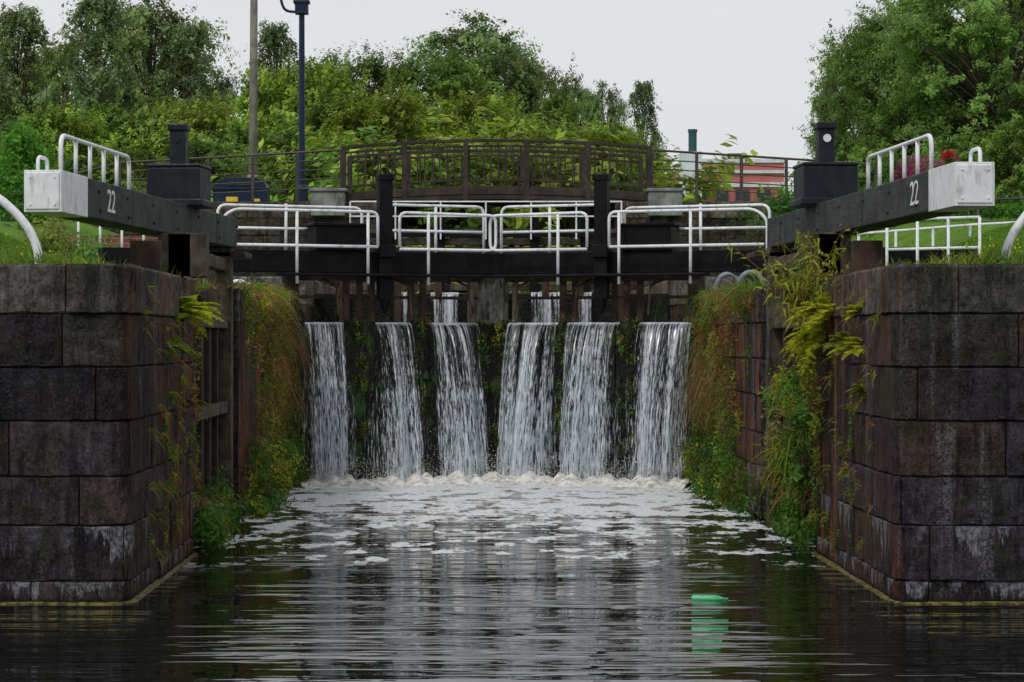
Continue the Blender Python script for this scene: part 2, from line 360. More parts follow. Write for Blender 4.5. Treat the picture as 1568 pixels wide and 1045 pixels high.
block_wall('bridge_abutment',[(-9,54),(-2.04,54),(-2.04,60)],C3,lambda x,y:(min(x,-2.6),max(y,54.7)),M['stone2'],cols=ac,topcol=(.12,.095,.075),lens=(.7,1.4))
block_wall('bridge_abutment',[(3.45,60),(3.45,54),(10,54)],C3,lambda x,y:(max(x,4),max(y,54.7)),M['stone2'],cols=ac,topcol=(.12,.095,.075),lens=(.7,1.4))
for x0,x1 in ((-3.75,-2.95),(4.2,5.0)):
    mb=MB(); mb.box(x0,x1,53.8,54.4,5.15,5.72); mb.box(x0-.04,x1+.04,53.76,54.44,5.72,5.8); mb.finish('bridge_pier',[M['concrete']],.02)
def ledge(path):
    m=MB(); V=[];F=[]
    P=[Vector(p) for p in path]
    for i,p in enumerate(P):
        d=(P[min(i+1,len(P)-1)]-P[max(i-1,0)]).normalized(); nr=Vector((d.y,-d.x))
        V+=[(p.x+nr.x*.06,p.y+nr.y*.06,-.1),(p.x+nr.x*.045,p.y+nr.y*.045,.008),(p.x-nr.x*.03,p.y-nr.y*.03,.025)]
        if i:
            for k in range(2): F.append((3*i-3+k,3*i+k,3*i+1+k,3*i-2+k))
    m.add(V,F); return m
g=G('waterline_algae'); p=g.pos(); n=g.noise(p,12,5,.7)
M['algae']=g.fin(g.prin(g.mix(g.mr(n,.4,.6),(.02,.022,.008),(.18,.15,.03)),.6))
lp=[q for q in pl if q[0]>-3.3 and q[1]<23.7]; ledge([(-9,19.1)]+lp).finish('waterline_ledge',[M['algae']],recalc=False)
rp=[q for q in pr if q[0]<4.0 and q[1]<23.7]; ledge(rp+[(9,19.1)]).finish('waterline_ledge',[M['algae']],recalc=False)
# ------------------------------------------------------------------ closed gates
def gate_T(side):
    ax,ay=(XL,35.3) if side<0 else (XR,35.3); ca,sa=math.cos(math.radians(22)),math.sin(math.radians(22))
    sg=1 if side<0 else -1
    def T(x,y,z): return (ax+sg*(x*ca-y*sa), ay+x*sa+y*ca, z)
    return T
CR=2.48
NOT=[[(.28,.92),(1.44,2.03),(2.33,3.17)],[(.10,.97),(1.30,2.17),(2.32,3.17)]]
for si,side in enumerate((-1,1)):
    T=gate_T(side); root=empty('closed_lock_gate'); m=MB()
    x=0.0
    while x<3.44:
        w=random.uniform(.17,.24); x1=min(3.45,x+w); d=random.uniform(-.02,.02)
        m.box(x+.004,x1-.004,-.05+d,.12,-.6,CR-.03+random.uniform(-.01,.01),0,T); x=x1
    prev=0
    for a,b in NOT[si]+[(3.3,3.4)]:
        if a-prev>.06: m.box(prev,a,-.09,.13,1.6,CR+random.uniform(.02,.09),0,T)
        prev=b
    m.box(3.2,3.468,-.12,.16,-.4,2.46,0,T)
    m.finish('gate_planking',[M['wet']],.008,parent=root)
    m=MB()
    m.box(0,.2,-.06,.2,CR,3.25,0,T); 
    for xx in (1.0,1.22,1.42,2.08,2.28): m.box(xx-.045,xx+.045,0,.1,CR-.05,3.14,0,T)
    m.box(.2,3.22,-.02,.12,3.14,3.24,0,T); m.box(.2,3.22,.02,.1,2.86,2.91,0,T)
    for xx in (.5,1.7,2.7): m.tube([T(xx,-.1,3.2),T(xx+.22,-.32,3.05),T(xx+.25,-.34,2.6)],.022,6,0)
    m.finish('timber_frame',[M['wood']],.008,parent=root)
    m=MB(); m.box(3.25,3.462,-.09,.15,2.461,3.25,0,T); m.box(3.05,3.12,-.04,.08,2.461,3.14,0,T); m.finish('mitre_post',[M['mitre']],.02,parent=root)
    m=MB(); m.box(-2.9 if side<0 else -4.2,3.466,-.17,.18,3.26,3.60,0,T)
    m.box(-.2,3.4,-.5,-.2,3.2,3.245,0,T)
    m.box(1.42,1.64,-.34,-.18,2.85,4.78,0,T); m.box(1.40,1.66,-.36,-.16,4.70,4.80,0,T)
    m.box(1.40,1.66,-.40,-.14,3.5,3.7,0,T)
    m.tube([T(1.53,-.26,2.9),T(1.53,-.26,2.75),T(1.53,-.26,2.62)],[.09,.06,.02],8,0)
    m.box(.42,1.24,-.22,.22,3.603,3.98,0,T); m.box(.36,1.30,-.26,.26,3.98,4.03,0,T)
    for xx in (-.6,.3,1.9,2.9): m.box(xx,xx+.07,-.176,.186,3.254,3.606,0,T)
    m.finish('balance_beam',[M['black']],.012,parent=root)
    m=MB(); r=.024; y=-.42; yu=.3
    m.tube(rpath([T(-1.15,y,3.25),T(-1.15,y,4.05),T(-.95,y,4.2),T(1.36,y,4.2),T(1.36,y,3.66)],.12),r)
    m.tube([T(-1.1,y,3.66),T(1.36,y,3.66)],r)
    for xx in (0.05,1.2): m.tube([T(xx,y,4.2),T(xx,y,3.08)],r)
    m.tube(rpath([T(1.72,y,3.66),T(1.72,y,4.2),T(3.34,y,4.18),T(3.34,y,3.63),T(1.72,y,3.63)],.12),r)
    for xx in (2.2,): m.tube([T(xx,y,4.2),T(xx,y,3.08)],r)
    m.tube(rpath([T(1.72,yu,3.5),T(1.72,yu,4.36),T(3.43,yu,4.36),T(3.43,yu,3.5)],.14),r)
    m.tube([T(1.72,yu,3.95),T(3.4,yu,3.95)],r); m.tube([T(-1,yu,3.95),T(1.3,yu,3.95)],r)
    m.tube(rpath([T(-1,yu,3.5),T(-1,yu,4.3),T(1.35,yu,4.3),T(1.35,yu,3.5)],.14),r)
    for xx in (.1,2.6): m.tube([T(xx,yu,3.5),T(xx,yu,4.34)],r)
    m.finish('handrail',[M['white']],smooth=True,parent=root)
# falls
def fall_mesh(name,defs,parent=None):
    V=[];F=[];UV=[];CC=[]
    for T,a,b,ztop,zbot,v0,yoff,seed,bias in defs:
        nx=26;nt=30; tf=math.sqrt(2*(ztop-zbot)/9.81); o=len(V)
        rr=np.random.default_rng(seed); ph=rr.uniform(0,6,4)
        for j in range(-2,nt+1):
            for i in range(nx+1):
                u=i/nx; t=max(0,j/nt*tf)
                x=a+(b-a)*u; xc=(a+b)/2; x=xc+(x-xc)*(1-.06*t/tf)
                vv=v0*(1+.16*math.sin(u*9+ph[0])+.1*math.sin(u*23+ph[1]))*(1-.3*abs(2*u-1)**3)
                yy=yoff-.06-vv*t-.02*math.sin(u*40+ph[2])*t
                z=ztop-.5*9.81*t*t
                if j<0: yy=yoff-.06-j*.06; z=ztop+.012
                V.append(T(x,yy,z)); UV.append((x+seed*.37,t)); CC.append((abs(2*u-1)**4*min(1,t*4),bias,0,1))
        for j in range(nt+2):
            for i in range(nx):
                q=o+j*(nx+1)+i; F.append((q,q+1,q+nx+2,q+nx+1))
    me=bpy.data.meshes.new(name); me.from_pydata(V,[],F); uvl=me.uv_layers.new(name='UVMap')
    for l in me.loops: uvl.data[l.index].uv=UV[l.vertex_index]
    ca=me.color_attributes.new('Col','FLOAT_COLOR','POINT'); ca.data.foreach_set('color',np.array(CC,dtype=np.float32).ravel())
    me.polygons.foreach_set('use_smooth',[True]*len(F)); me.materials.append(M['falls'])
    return link(bpy.data.objects.new(name,me),parent)
for si,side in enumerate((-1,1)):
    T=gate_T(side)
    for ni,(a,b) in enumerate(NOT[si]):
        v=1.15 if (si,ni)!=(0,0) else .75
        fall_mesh('waterfall',[(T,a,b,CR,-.02,v,0,si*20+ni*3+1,0.0),(T,a,b,CR,-.02,v*.8,-.01,si*20+ni*3+2,.12),(T,a-.25,b+.25,CR-.03,-.02,.16,0,50+ni+7*si,1.0)])
m=QB()
for side in (-1,1):
    T=gate_T(side); nx,ny=90,20; V=[]
    for j in range(ny+1):
        for i in range(nx+1):
            x=i/nx*3.75-.1; t=j/ny; y=-.12-1.5*t
            near=min(1,max(0,max([.3]+[1-max(0,abs(x-(a+b)/2)-(b-a)/2)*3 for a,b in NOT[0 if side<0 else 1]])))
            z=.01+(.19*near*math.exp(-((t-.5)/.24)**2))*(.6+.4*math.sin(x*17+t*5)*math.sin(x*7.3+2))+random.uniform(0,.04)*(1-t)-.06*t*t
            V.append(T(x,y+.1*math.sin(x*6),z))
    m.add(V,[(j*(nx+1)+i,j*(nx+1)+i+1,(j+1)*(nx+1)+i+1,(j+1)*(nx+1)+i) for j in range(ny) for i in range(nx)],(1,1,1))
    n=3200; xx=rng.uniform(.1,3.4,n); C=np.array([T(x,-.8+rng.normal()*.16,abs(rng.normal())*.22+.03) for x in xx])
    m.leaves(C,rng.normal(size=(n,3)),rng.uniform(.004,.010,n),np.ones((n,3)),1)
m.obj('weir_foam',[M['foam']],True)
# upper weir
m=MB(); I=lambda x,y,z:(x,y,z)
m.box(-2.7,3.44,39.6,39.8,2,3.02,0)
for x in (-2.2,-1.25,-.55,.1,.6,1.3,1.9,2.6): m.box(x-.06,x+.06,39.45,39.6,2.3,3.3,1)
m.box(-2.7,3.44,39.42,39.62,3.28,3.38,1)
m.finish('upper_weir_boards',[M['wet'],M['wood']],.01)
fall_mesh('upper_waterfall',[(I,a,b,3.03,2.44,.5,39.58,70+i,-.5) for i,(a,b) in enumerate([(-1.2,-1.0),(-.68,-.2),(1.05,1.58),(1.75,2.1)])])
# far gates under the bridge
m=MB()
for z in np.arange(2.5,4.6,.2): m.box(-2.7,3.44,49.9+random.uniform(-.03,.03),50.1,z,z+.15,0)
for x in (-1.75,-.65,.37,1.4,2.5): m.box(x-.1,x+.1,49.7,49.88,2.6,5.15,1)
m.box(-2.7,3.44,49.6,49.69,4.45,4.55,1)
for z in (4.9,5.22): m.tube([(-2.6,49.55,z),(3.3,49.55,z)],.02,6,2)
for x in np.arange(-2.6,3.4,.98): m.tube([(x,49.55,4.4),(x,49.55,5.22)],.02,6,2)
m.finish('upper_lock_gate',[M['woodgrey'],M['black'],M['white']],.008)
# ------------------------------------------------------------------ open gates
def line_T(p0,p1,side):
    p0=Vector(p0);p1=Vector(p1);d=(p1-p0).normalized(); n=Vector((-d.y,d.x)) if side<0 else Vector((d.y,-d.x))
    return (lambda l,w,z:(p0.x+d.x*l+n.x*w,p0.y+d.y*l+n.y*w,z)),(p1-p0).length,d,n
for side,p0,p1 in ((-1,(-3.76,20.1),(-3.02,28.0)),(1,(4.24,19.2),(3.80,28.0))):
    T,L,d,n=line_T(p0,p1,side); root=empty('open_lock_gate')
    off=0 if side<0 else .9
    m=MB(); m.box(0,.9,-.168,.168,3.335,3.705,0,T); m.box(-.012,0,-.15,.15,3.36,3.68,0,T)
    for w_ in (-.11,.11):
        for z_ in (3.4,3.64): m.tube([T(-.011,w_,z_),T(-.02,w_,z_)],.012,6)
    m.finish('painted_beam_end',[M['white']],.015,parent=root)
    m=MB(); m.box(.9,L,-.165,.165,3.34,3.70,0,T)
    for l in np.arange(1.3,L,1.1): m.tube([T(l,-.16,3.6),T(l,-.185,3.6)],.022,6); m.tube([T(l+.05,-.16,3.42),T(l+.05,-.185,3.42)],.022,6)
    m.finish('balance_beam',[M['greybeam']],.02,parent=root)
    m=MB()
    for l in (2.6+off,4.4+off,6.7+off): m.box(l,l+.07,-.17,.17,3.334,3.706,0,T)
    c=5.45+off*.75
    m.box(c-.3,c+.3,-.3,.3,3.707,4.12,0,T); m.box(c-.34,c+.34,-.34,.34,3.69,3.77,0,T); m.box(c-.31,c+.31,-.31,.31,4.12,4.16,0,T)
    m.box(c-.09,c+.09,-.09,.09,4.16,4.60,0,T); m.box(c-.11,c+.11,-.11,.11,4.54,4.62,0,T)
    m.finish('paddle_gear_box',[M['slate']],.015,parent=root)
    m=MB(); m.tube([T(c-.088,-.0,4.44),T(c-.105,-.0,4.44)],.035 if side<0 else .045,12); m.finish('gauge_disc',[M['slate'] if side<0 else M['white']],parent=root)
    m=MB(); r=.022; a=.95+off; b=3.55+off
    m.tube(rpath([T(a,.1,3.7),T(a,.1,4.1),T(b,.1,4.1),T(b,.1,3.7)],.12),r)
    for k in (1,2,3,4): 
        l=a+(b-a)*k/5; m.tube([T(l,.1,3.7),T(l,.1,4.1)],r*.9)
    m.tube(rpath([T(.2,.1,3.7),T(.2,.1,3.84),T(.5,.1,3.84),T(.5,.1,3.7)],.08),r*.8)
    m.finish('handrail',[M['white']],smooth=True,parent=root)
    xf=XL-.13 if side<0 else XR+.13; sg=-1 if side<0 else 1
    m=MB()
    def bx(y0,y1,d0,d1,z0,z1,mi=0): m.box(min(xf+sg*d0,xf+sg*d1),max(xf+sg*d0,xf+sg*d1),y0,y1,z0,z1,mi)
    bx(24.0,24.16,-.05,.2,-.5,3.34); bx(27.75,27.98,-.08,.2,-.5,3.34)
    for z in (2.42,1.40,.42): bx(24.16,27.75,-.04,.08,z-.07,z+.07)
    bx(24.16,27.75,-.02,.12,3.05,3.2); bx(24.0,24.35,-.2,.3,2.87,3.335)
    y=24.6
    while y<27.6: bx(y,y+.09,.0,.06,-.5,2.36,1); y+=.78
    bx(24.16,27.75,.10,.14,-.5,2.4,2)  # backing sheet coloured as the dark of the slots between bars
    bx(27.75,28.6,-.25,.3,3.22,3.29,1)
    m.finish('gate_leaf',[M['woodgrey'],M['wood'],M['slotshade']],.012,parent=root)
    m=MB()
    for yy in (22.7,25.0): m.box(min(xf+sg*.1,xf+sg*.4),max(xf+sg*.1,xf+sg*.4),yy,yy+.12,2.86,3.2)
    m.finish('beam_bearer',[M['wood']],.01,parent=root)
    cu=bpy.data.curves.new('beam_number','FONT'); cu.body='22'; cu.size=.31; cu.extrude=.003; cu.align_x='CENTER'; cu.align_y='CENTER'
    cu.materials.append(M['white']); ob=bpy.data.objects.new('beam_number',cu); link(ob,root)
    dd=Vector((d.x,d.y,0)) if side<0 else Vector((-d.x,-d.y,0)); up=Vector((0,0,1)); zz=dd.cross(up)
    o=Vector(T(1.75 if side<0 else 1.4,-.171,3.52)); ob.matrix_world=Matrix(((dd.x,up.x,zz.x,o.x),(dd.y,up.y,zz.y,o.y),(dd.z,up.z,zz.z,o.z),(0,0,0,1)))
def railing(name,pts,h,nposts,mat,rails=(1.0,.55),r=.022):
    m=MB(); P=[Vector(p) for p in pts]
    for f in rails: m.tube([p+Vector((0,0,h*f)) for p in P],r)
    for a,b in zip(P,P[1:]):
        for k in range(nposts+1):
            q=a.lerp(b,k/nposts); m.tube([q,q+Vector((0,0,h*max(rails)))],r*1.05)
    return m.finish(name,[mat],smooth=True)
railing('white_handrail',[(-7.2,42,3.75),(-5.2,42,3.62)],.75,5,M['white'],(1,.1))
railing('white_handrail',[(5.9,38.4,3.2),(8.4,38.4,3.4),(12,38.6,3.6)],.75,4,M['white'],(1,.45))
railing('white_handrail',[(6.2,34.0,2.9),(7.4,33.2,2.9)],1.1,3,M['white'],(1,.6))
railing('dark_handrail',[(9.0,40.5,3.9),(14,40.5,4.1)],.8,3,M['iron'],(1,.5))
for pts in ([(-3.72,19.75,2.85),(-3.74,19.75,3.0),(-3.8,19.75,3.15),(-3.9,19.75,3.28),(-4.05,19.75,3.42),(-4.3,19.75,3.55),(-4.7,19.75,3.62)],[(4.62,19.75,2.85),(4.63,19.75,3.0),(4.7,19.75,3.15),(4.85,19.75,3.35),(5.1,19.75,3.5),(5.5,19.75,3.55)]):
    m=MB(); m.tube(rpath(pts,.06,3),.038,10); m.tube([pts[0],(pts[0][0],pts[0][1],2.87)],.075,10); m.finish('curved_guard_rail',[M['white']],smooth=True)
for x,y in ((3.95,35.0),(4.2,34.2)):
    m=MB(); m.tube([(x+.2*math.cos(t),y,2.85+.38*math.sin(t)**.7 if math.sin(t)>0 else 2.85) for t in np.linspace(math.pi,0,14)],.04,8); m.finish('mooring_hoop',[M['stonegrey']],smooth=True)
m=MB(); m.tube([(-3.3+.22*math.cos(t),32.5,2.85+.2*math.sin(t)) for t in np.linspace(math.pi,0,12)],.03,8); m.finish('mooring_hoop',[M['white']],smooth=True)
m=MB(); m.box(-7.6,-5.1,42.2,42.45,3.2,4.15); m.finish('brick_wall',[M['brick']])
# ------------------------------------------------------------------ bridge
root=empty('timber_footbridge')
def dz(x): return 5.70+.17*(1-((x-.62)/3.65)**2)
m=MB(); X=np.linspace(-3.05,4.29,15)
for yy in (54.15,57.0):
    for a,b in zip(X,X[1:]):
        m.beam((a,yy,dz(a)-.10),(b,yy,dz(b)-.10),.16,.2); m.beam((a,yy-.03,dz(a)-.27),(b,yy-.03,dz(b)-.27),.12,.1)
        m.beam((a,yy,dz(a)+1.08),(b,yy,dz(b)+1.08),.14,.07); m.beam((a,yy,dz(a)+.14),(b,yy,dz(b)+.14),.07,.06); m.beam((a,yy,dz(a)+.95),(b,yy,dz(b)+.95),.06,.05)
    for x in np.arange(-3.0,4.25,.175 if yy<55 else .35): m.box(x-.018,x+.018,yy-.022,yy+.022,dz(x)+.14,dz(x)+.95)
    for x in np.linspace(-3.0,4.24,6): m.box(x-.06,x+.06,yy-.1,yy+.06,dz(x)-.36,dz(x)+1.05)
for a,b in zip(X,X[1:]): m.beam((a,55.57,dz(a)-.05),(b,55.57,dz(b)-.05),2.7,.08)
m.finish('arched_span',[M['bridge']],.006,parent=root)
m=MB()
for x0,x1,z0,z1,n in ((-3.05,-8.3,6.72,6.42,5),(4.3,9.6,6.72,6.38,5)):
    for f in (0,.2,.4,.6,.8):
        m.tube([(x0,54.1,z0-1.15*f*.95),(x1,54.1,z1-1.15*f*.9)],.03 if f==0 else .016,6)
    for k in range(n+1):
        x=x0+(x1-x0)*k/n; z=z0+(z1-z0)*k/n; m.box(x-.035,x+.035,54.06,54.14,5.3,z)
    m.tube([(x1,54.1,z1),(x1*1.25,56,z1-.3)],.03,6)
m.finish('approach_railing',[M['iron']],parent=root)
m=MB(); lx,ly=-4.2,57.0
m.tube([(lx,ly,5.3),(lx,ly,6.0),(lx,ly,6.02),(lx,ly,10.35)],[.17,.16,.085,.07],12)
m.tube([(lx,ly,6.0),(lx,ly,6.1)],[.2,.12],12)
m.box(lx-.16,lx+.16,ly-.16,ly+.16,10.35,10.62); m.box(lx-.2,lx+.2,ly-.2,ly+.2,10.62,10.68)
m.tube(rpath([(lx,ly,10.40),(lx-.4,ly,10.42),(lx-.5,ly,10.6),(lx-.58,ly,11.1)],.15),.035,8)
m.finish('street_lamp',[M['bluepost']],.01)
m=MB(); m.tube([(-5.9,62,5.3),(-5.88,62,9),(-5.85,62,14)],[.13,.11,.09],12); m.tube([(-5.9,62,6.6),(-5.9,62,6.7)],.145,12); m.finish('telegraph_pole',[M['pole']],smooth=True)
m=MB(); cx,cy=-5.75,57.5
prof=[(-.68,0),(-.68,.6),(-.6,.78),(-.4,.88),(.4,.88),(.6,.78),(.68,.6),(.68,0)]
V=[(cx+x,cy+dy,5.4+z) for dy in (-.4,.4) for x,z in prof]; k=len(prof)
m.add(V,[tuple(range(k)),tuple(range(2*k-1,k-1,-1))]+[(i,i+1,i+1+k,i+k) for i in range(k-1)],0)
m.box(cx-.72,cx+.72,cy-.44,cy+.44,5.98,6.03,0); m.box(cx-.35,cx-.05,cy-.42,cy-.401,5.62,5.80,1); m.box(cx+.3,cx+.5,cy-.42,cy-.401,5.62,5.75,1)
m.box(cx-.3,cx+.3,cy-.43,cy-.401,6.08,6.18,2)
m.finish('recycling_bin',[M['bluepost'],M['yellow'],M['glass']],.01)
root=empty('distant_warehouse')
m=MB(); m.box(14.2,20.6,150,170,8,13.9,0); m.box(14.1,20.7,149.9,170.1,13.9,14.15,1); m.box(14.2,20.6,149.85,150,12.3,12.6,1); m.box(14.2,20.6,149.85,150,13.2,13.4,1)
for x in np.arange(14.6,20.2,1.4): m.box(x,x+.9,149.8,149.95,11.3,12.1,2)
m.box(17.0,18.2,151,155,14.15,14.6,2)
m.finish('building_body',[M['pinkwall'],M['palewall'],M['glass']],parent=root)
m=MB(); m.box(13.6,14.9,147,149,8,14.4,1); m.tube([(14.4,148,14.4),(14.4,148,15.8)],.27,12,0); m.tube([(14.4,148,15.7),(14.4,148,15.9)],.31,12,0)
m.finish('boiler_flue',[M['chim'],M['palewall']],parent=root)
m=MB(); m.tube([(1.88,19.45,.01),(1.90,19.45,.01),(2.10,19.42,.01),(2.15,19.41,.01),(2.19,19.40,.01)],[.018,.030,.030,.012,.012],10); m.finish('floating_bottle',[M['greenplastic']],smooth=True)
# ------------------------------------------------------------------ trees
def vcol(base,n,var=.3):
    c=np.array(base)[None,:]*(1+rng.uniform(-var,var,(n,1))); c=c*(1+rng.uniform(-.12,.12,(n,3))); return np.clip(c,.004,.6)
def make_tree(name,H,R,base,nclump,nleaf,ls,low=.25,droop=0,clr=.75,seed=1,shape='round',trunk=.18,bark=(.09,.07,.055)):
    global rng
    rng=np.random.default_rng(seed); q=QB()
    tp=[np.array([0,0,-.5])]
    for k in range(1,7): tp.append(np.array([rng.normal()*.12*k/3,rng.normal()*.12*k/3,H*.9*k/6]))
    tr=[trunk*(1-.14*k) for k in range(7)]; q.tube(tp,tr,7,bark,0)
    for c in range(nclump):
        hz=low+(1-low)*rng.uniform(0,1)**.9
        t=(hz-low)/(1-low)
        prof=math.sqrt(max(.02,1-(2*t-.85)**2/1.4)) if shape=='round' else (1-t)**.6*.95+.12
        if shape=='round' and t>.9: prof*=.7
        an=rng.uniform(0,2*math.pi); rad=R*prof*rng.uniform(.35,1.0)**.6*(1+.25*math.sin(3*an+seed))
        cc=np.array([rad*math.cos(an),rad*math.sin(an),H*hz])
        i0=min(5,max(1,int(hz*6*.75))); s=tp[i0]; mid=(s+cc)/2+np.array([0,0,.12*H*(.3 if droop else .1)])
        q.tube([s,mid,cc],[tr[i0]*.45,.05*trunk/.18,.012],5,bark,0)
        cr=clr*rng.uniform(.6,1.35); n=int(nleaf*rng.uniform(.6,1.3)*(cr/clr)**1.5)
        ns=11; D=rng.normal(size=(ns,3)); D/=np.linalg.norm(D,axis=1,keepdims=True)
        D+=np.array([cc[0],cc[1],0])/R*.5+np.array([0,0,.45 if not droop else .15]); 
        Ls=cr*rng.uniform(.7,1.7,(ns,1)); w=rng.integers(0,ns,n); u=rng.uniform(0,1,(n,1))**.75
        C=cc+D[w]*Ls[w]*u+rng.normal(size=(n,3))*cr*.19*(1.15-u*.8)
        if droop: C[:,2]-=(u[:,0]**2)*droop*cr*1.6
        N=(C-cc)/cr+rng.normal(size=(n,3))*.6+np.array([0,0,.6])+np.array([cc[0],cc[1],0])/R*.5
        tone=rng.uniform(.7,1.3); inner=np.clip(np.linalg.norm(C[:,:2],axis=1)/(R*.9),.6,1.1)[:,None]  # inner: leaf colour darkened towards the trunk, painting shade inside the crown
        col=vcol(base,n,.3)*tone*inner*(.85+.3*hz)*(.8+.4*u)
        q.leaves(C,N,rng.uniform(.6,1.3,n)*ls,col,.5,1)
    return q.mesh(name,[M['bark'],M['leaf']])
TM={
 'birch':make_tree('birch_mesh',12,2.9,(.19,.26,.12),70,330,.11,.12,.6,.85,3,'cone',.14,(.3,.28,.25)),
 'birch2':make_tree('birch_mesh2',12,3.2,(.15,.22,.08),75,340,.11,.15,.5,.95,5,'round',.16,(.2,.17,.14)),
 'oak':make_tree('oak_mesh',10,4.0,(.14,.22,.045),90,360,.115,.1,0,.95,8,'round',.22),
 'shrub':make_tree('shrub_mesh',5,3.0,(.23,.33,.045),75,360,.095,.02,0,.7,11,'round',.12),
 'shrub2':make_tree('shrub2_mesh',5,3.0,(.14,.24,.045),75,360,.095,.02,.2,.7,12,'round',.12),
 'big':make_tree('big_mesh',13,5.2,(.12,.21,.05),160,620,.085,.06,.15,.95,21,'round',.22),
}
TH={'birch':12.3,'birch2':12.6,'oak':10.5,'shrub':5.4,'shrub2':5.4,'big':13.5}
NM={'birch':'birch_tree','birch2':'birch_tree','oak':'broadleaf_tree','shrub':'hedgerow_bush','shrub2':'hedgerow_bush','big':'ash_tree'}
def put(kind,px,topy,Y,wid=1.0,z=None):
    x=(px-720)/3500*Y; top=2.2+(522-topy)/3500*Y; b=gh(x,Y)-.1 if z is None else z; s=(top-b)/TH[kind]
    ob=bpy.data.objects.new(NM[kind],TM[kind]); link(ob); ob.location=(x,Y,b); ob.scale=(s*wid,s*wid,s); ob.rotation_euler=(0,0,random.uniform(0,6.28))
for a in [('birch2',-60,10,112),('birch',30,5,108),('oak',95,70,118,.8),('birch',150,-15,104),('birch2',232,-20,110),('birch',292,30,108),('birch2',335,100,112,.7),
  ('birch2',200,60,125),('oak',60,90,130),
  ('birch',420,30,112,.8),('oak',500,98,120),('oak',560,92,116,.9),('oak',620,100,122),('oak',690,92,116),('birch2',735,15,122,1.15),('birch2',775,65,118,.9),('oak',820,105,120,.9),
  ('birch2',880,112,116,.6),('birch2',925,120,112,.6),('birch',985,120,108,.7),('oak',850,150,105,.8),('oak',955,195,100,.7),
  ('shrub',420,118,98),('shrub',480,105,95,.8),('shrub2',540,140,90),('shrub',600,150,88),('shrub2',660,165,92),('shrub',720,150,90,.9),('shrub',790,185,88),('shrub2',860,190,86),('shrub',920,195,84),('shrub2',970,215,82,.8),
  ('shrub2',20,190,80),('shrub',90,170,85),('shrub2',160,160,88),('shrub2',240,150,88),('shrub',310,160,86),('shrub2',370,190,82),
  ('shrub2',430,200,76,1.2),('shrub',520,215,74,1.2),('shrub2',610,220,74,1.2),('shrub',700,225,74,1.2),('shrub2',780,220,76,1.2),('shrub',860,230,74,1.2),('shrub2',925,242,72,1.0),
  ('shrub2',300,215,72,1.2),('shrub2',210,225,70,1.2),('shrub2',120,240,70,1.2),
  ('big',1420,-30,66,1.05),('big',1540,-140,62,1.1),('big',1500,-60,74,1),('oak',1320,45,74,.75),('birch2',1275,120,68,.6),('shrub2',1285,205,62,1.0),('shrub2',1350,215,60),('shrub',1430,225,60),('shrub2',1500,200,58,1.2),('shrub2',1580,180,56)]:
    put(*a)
# ------------------------------------------------------------------ near vegetation
rng=np.random.default_rng(99)
def bush(q,c,r,n,ls,base,k=10,droop=0,var=.35):
    c=np.array(c);r=np.array(r); 
    cen=c+rng.normal(size=(k,3))*r*.5; w=rng.integers(0,k,n); C=cen[w]+rng.normal(size=(n,3))*r*.28; C[:,2]-=np.abs(rng.normal(size=n))*droop
    N=(C-c)/r+rng.normal(size=(n,3))*.6+np.array([0,-.3,.5]); tone=rng.uniform(.5,1.45,k)[w][:,None]
    q.leaves(C,N,rng.uniform(.5,1.4,n)*ls,vcol(base,n,var)*tone,.45)
def tuft(q,c,n,L,base,spread=.5,droop=.5,w=.006,dirn=(0,0,1),sp=(.08,.08,.02)):
    c=np.array(c); C=c+rng.normal(size=(n,3))*np.array(sp); D=np.array(dirn)+rng.normal(size=(n,3))*spread
    q.blades(C,D,rng.uniform(.5,1.2,n)*L,w,droop,vcol(base,n,.35))
def fern(q,c,nf,L,base,out):
    for _ in range(nf):
        D=np.array(out)+rng.normal(size=3)*np.array([.55,.55,.35]); D/=np.linalg.norm(D); l=L*rng.uniform(.6,1.1)
        t=np.linspace(.08,1,26); C=np.array(c)+D*l*t[:,None]+np.array([0,0,-1])*(.45*l*t**2)[:,None]
        sd=np.cross(D,[0,0,1]); sd/=np.linalg.norm(sd)+1e-6
        for s_ in (-1,1):
            q.blades(C,np.tile(sd*s_+D*.4,(26,1))+rng.normal(size=(26,3))*.08,.26*l*np.sin(np.pi*np.clip(t*.9+.08,0,1)),.010,.2,vcol(base,26,.25),2)
YG=(.24,.28,.03);GR=(.08,.19,.03);DG=(.05,.12,.02);BR=(.26,.16,.06);FE=(.48,.52,.03);OL=(.15,.17,.04);DB=(.12,.07,.03);RU=(.30,.12,.03)
PAL=[YG,GR,BR,DG,OL,OL,BR,YG,RU]
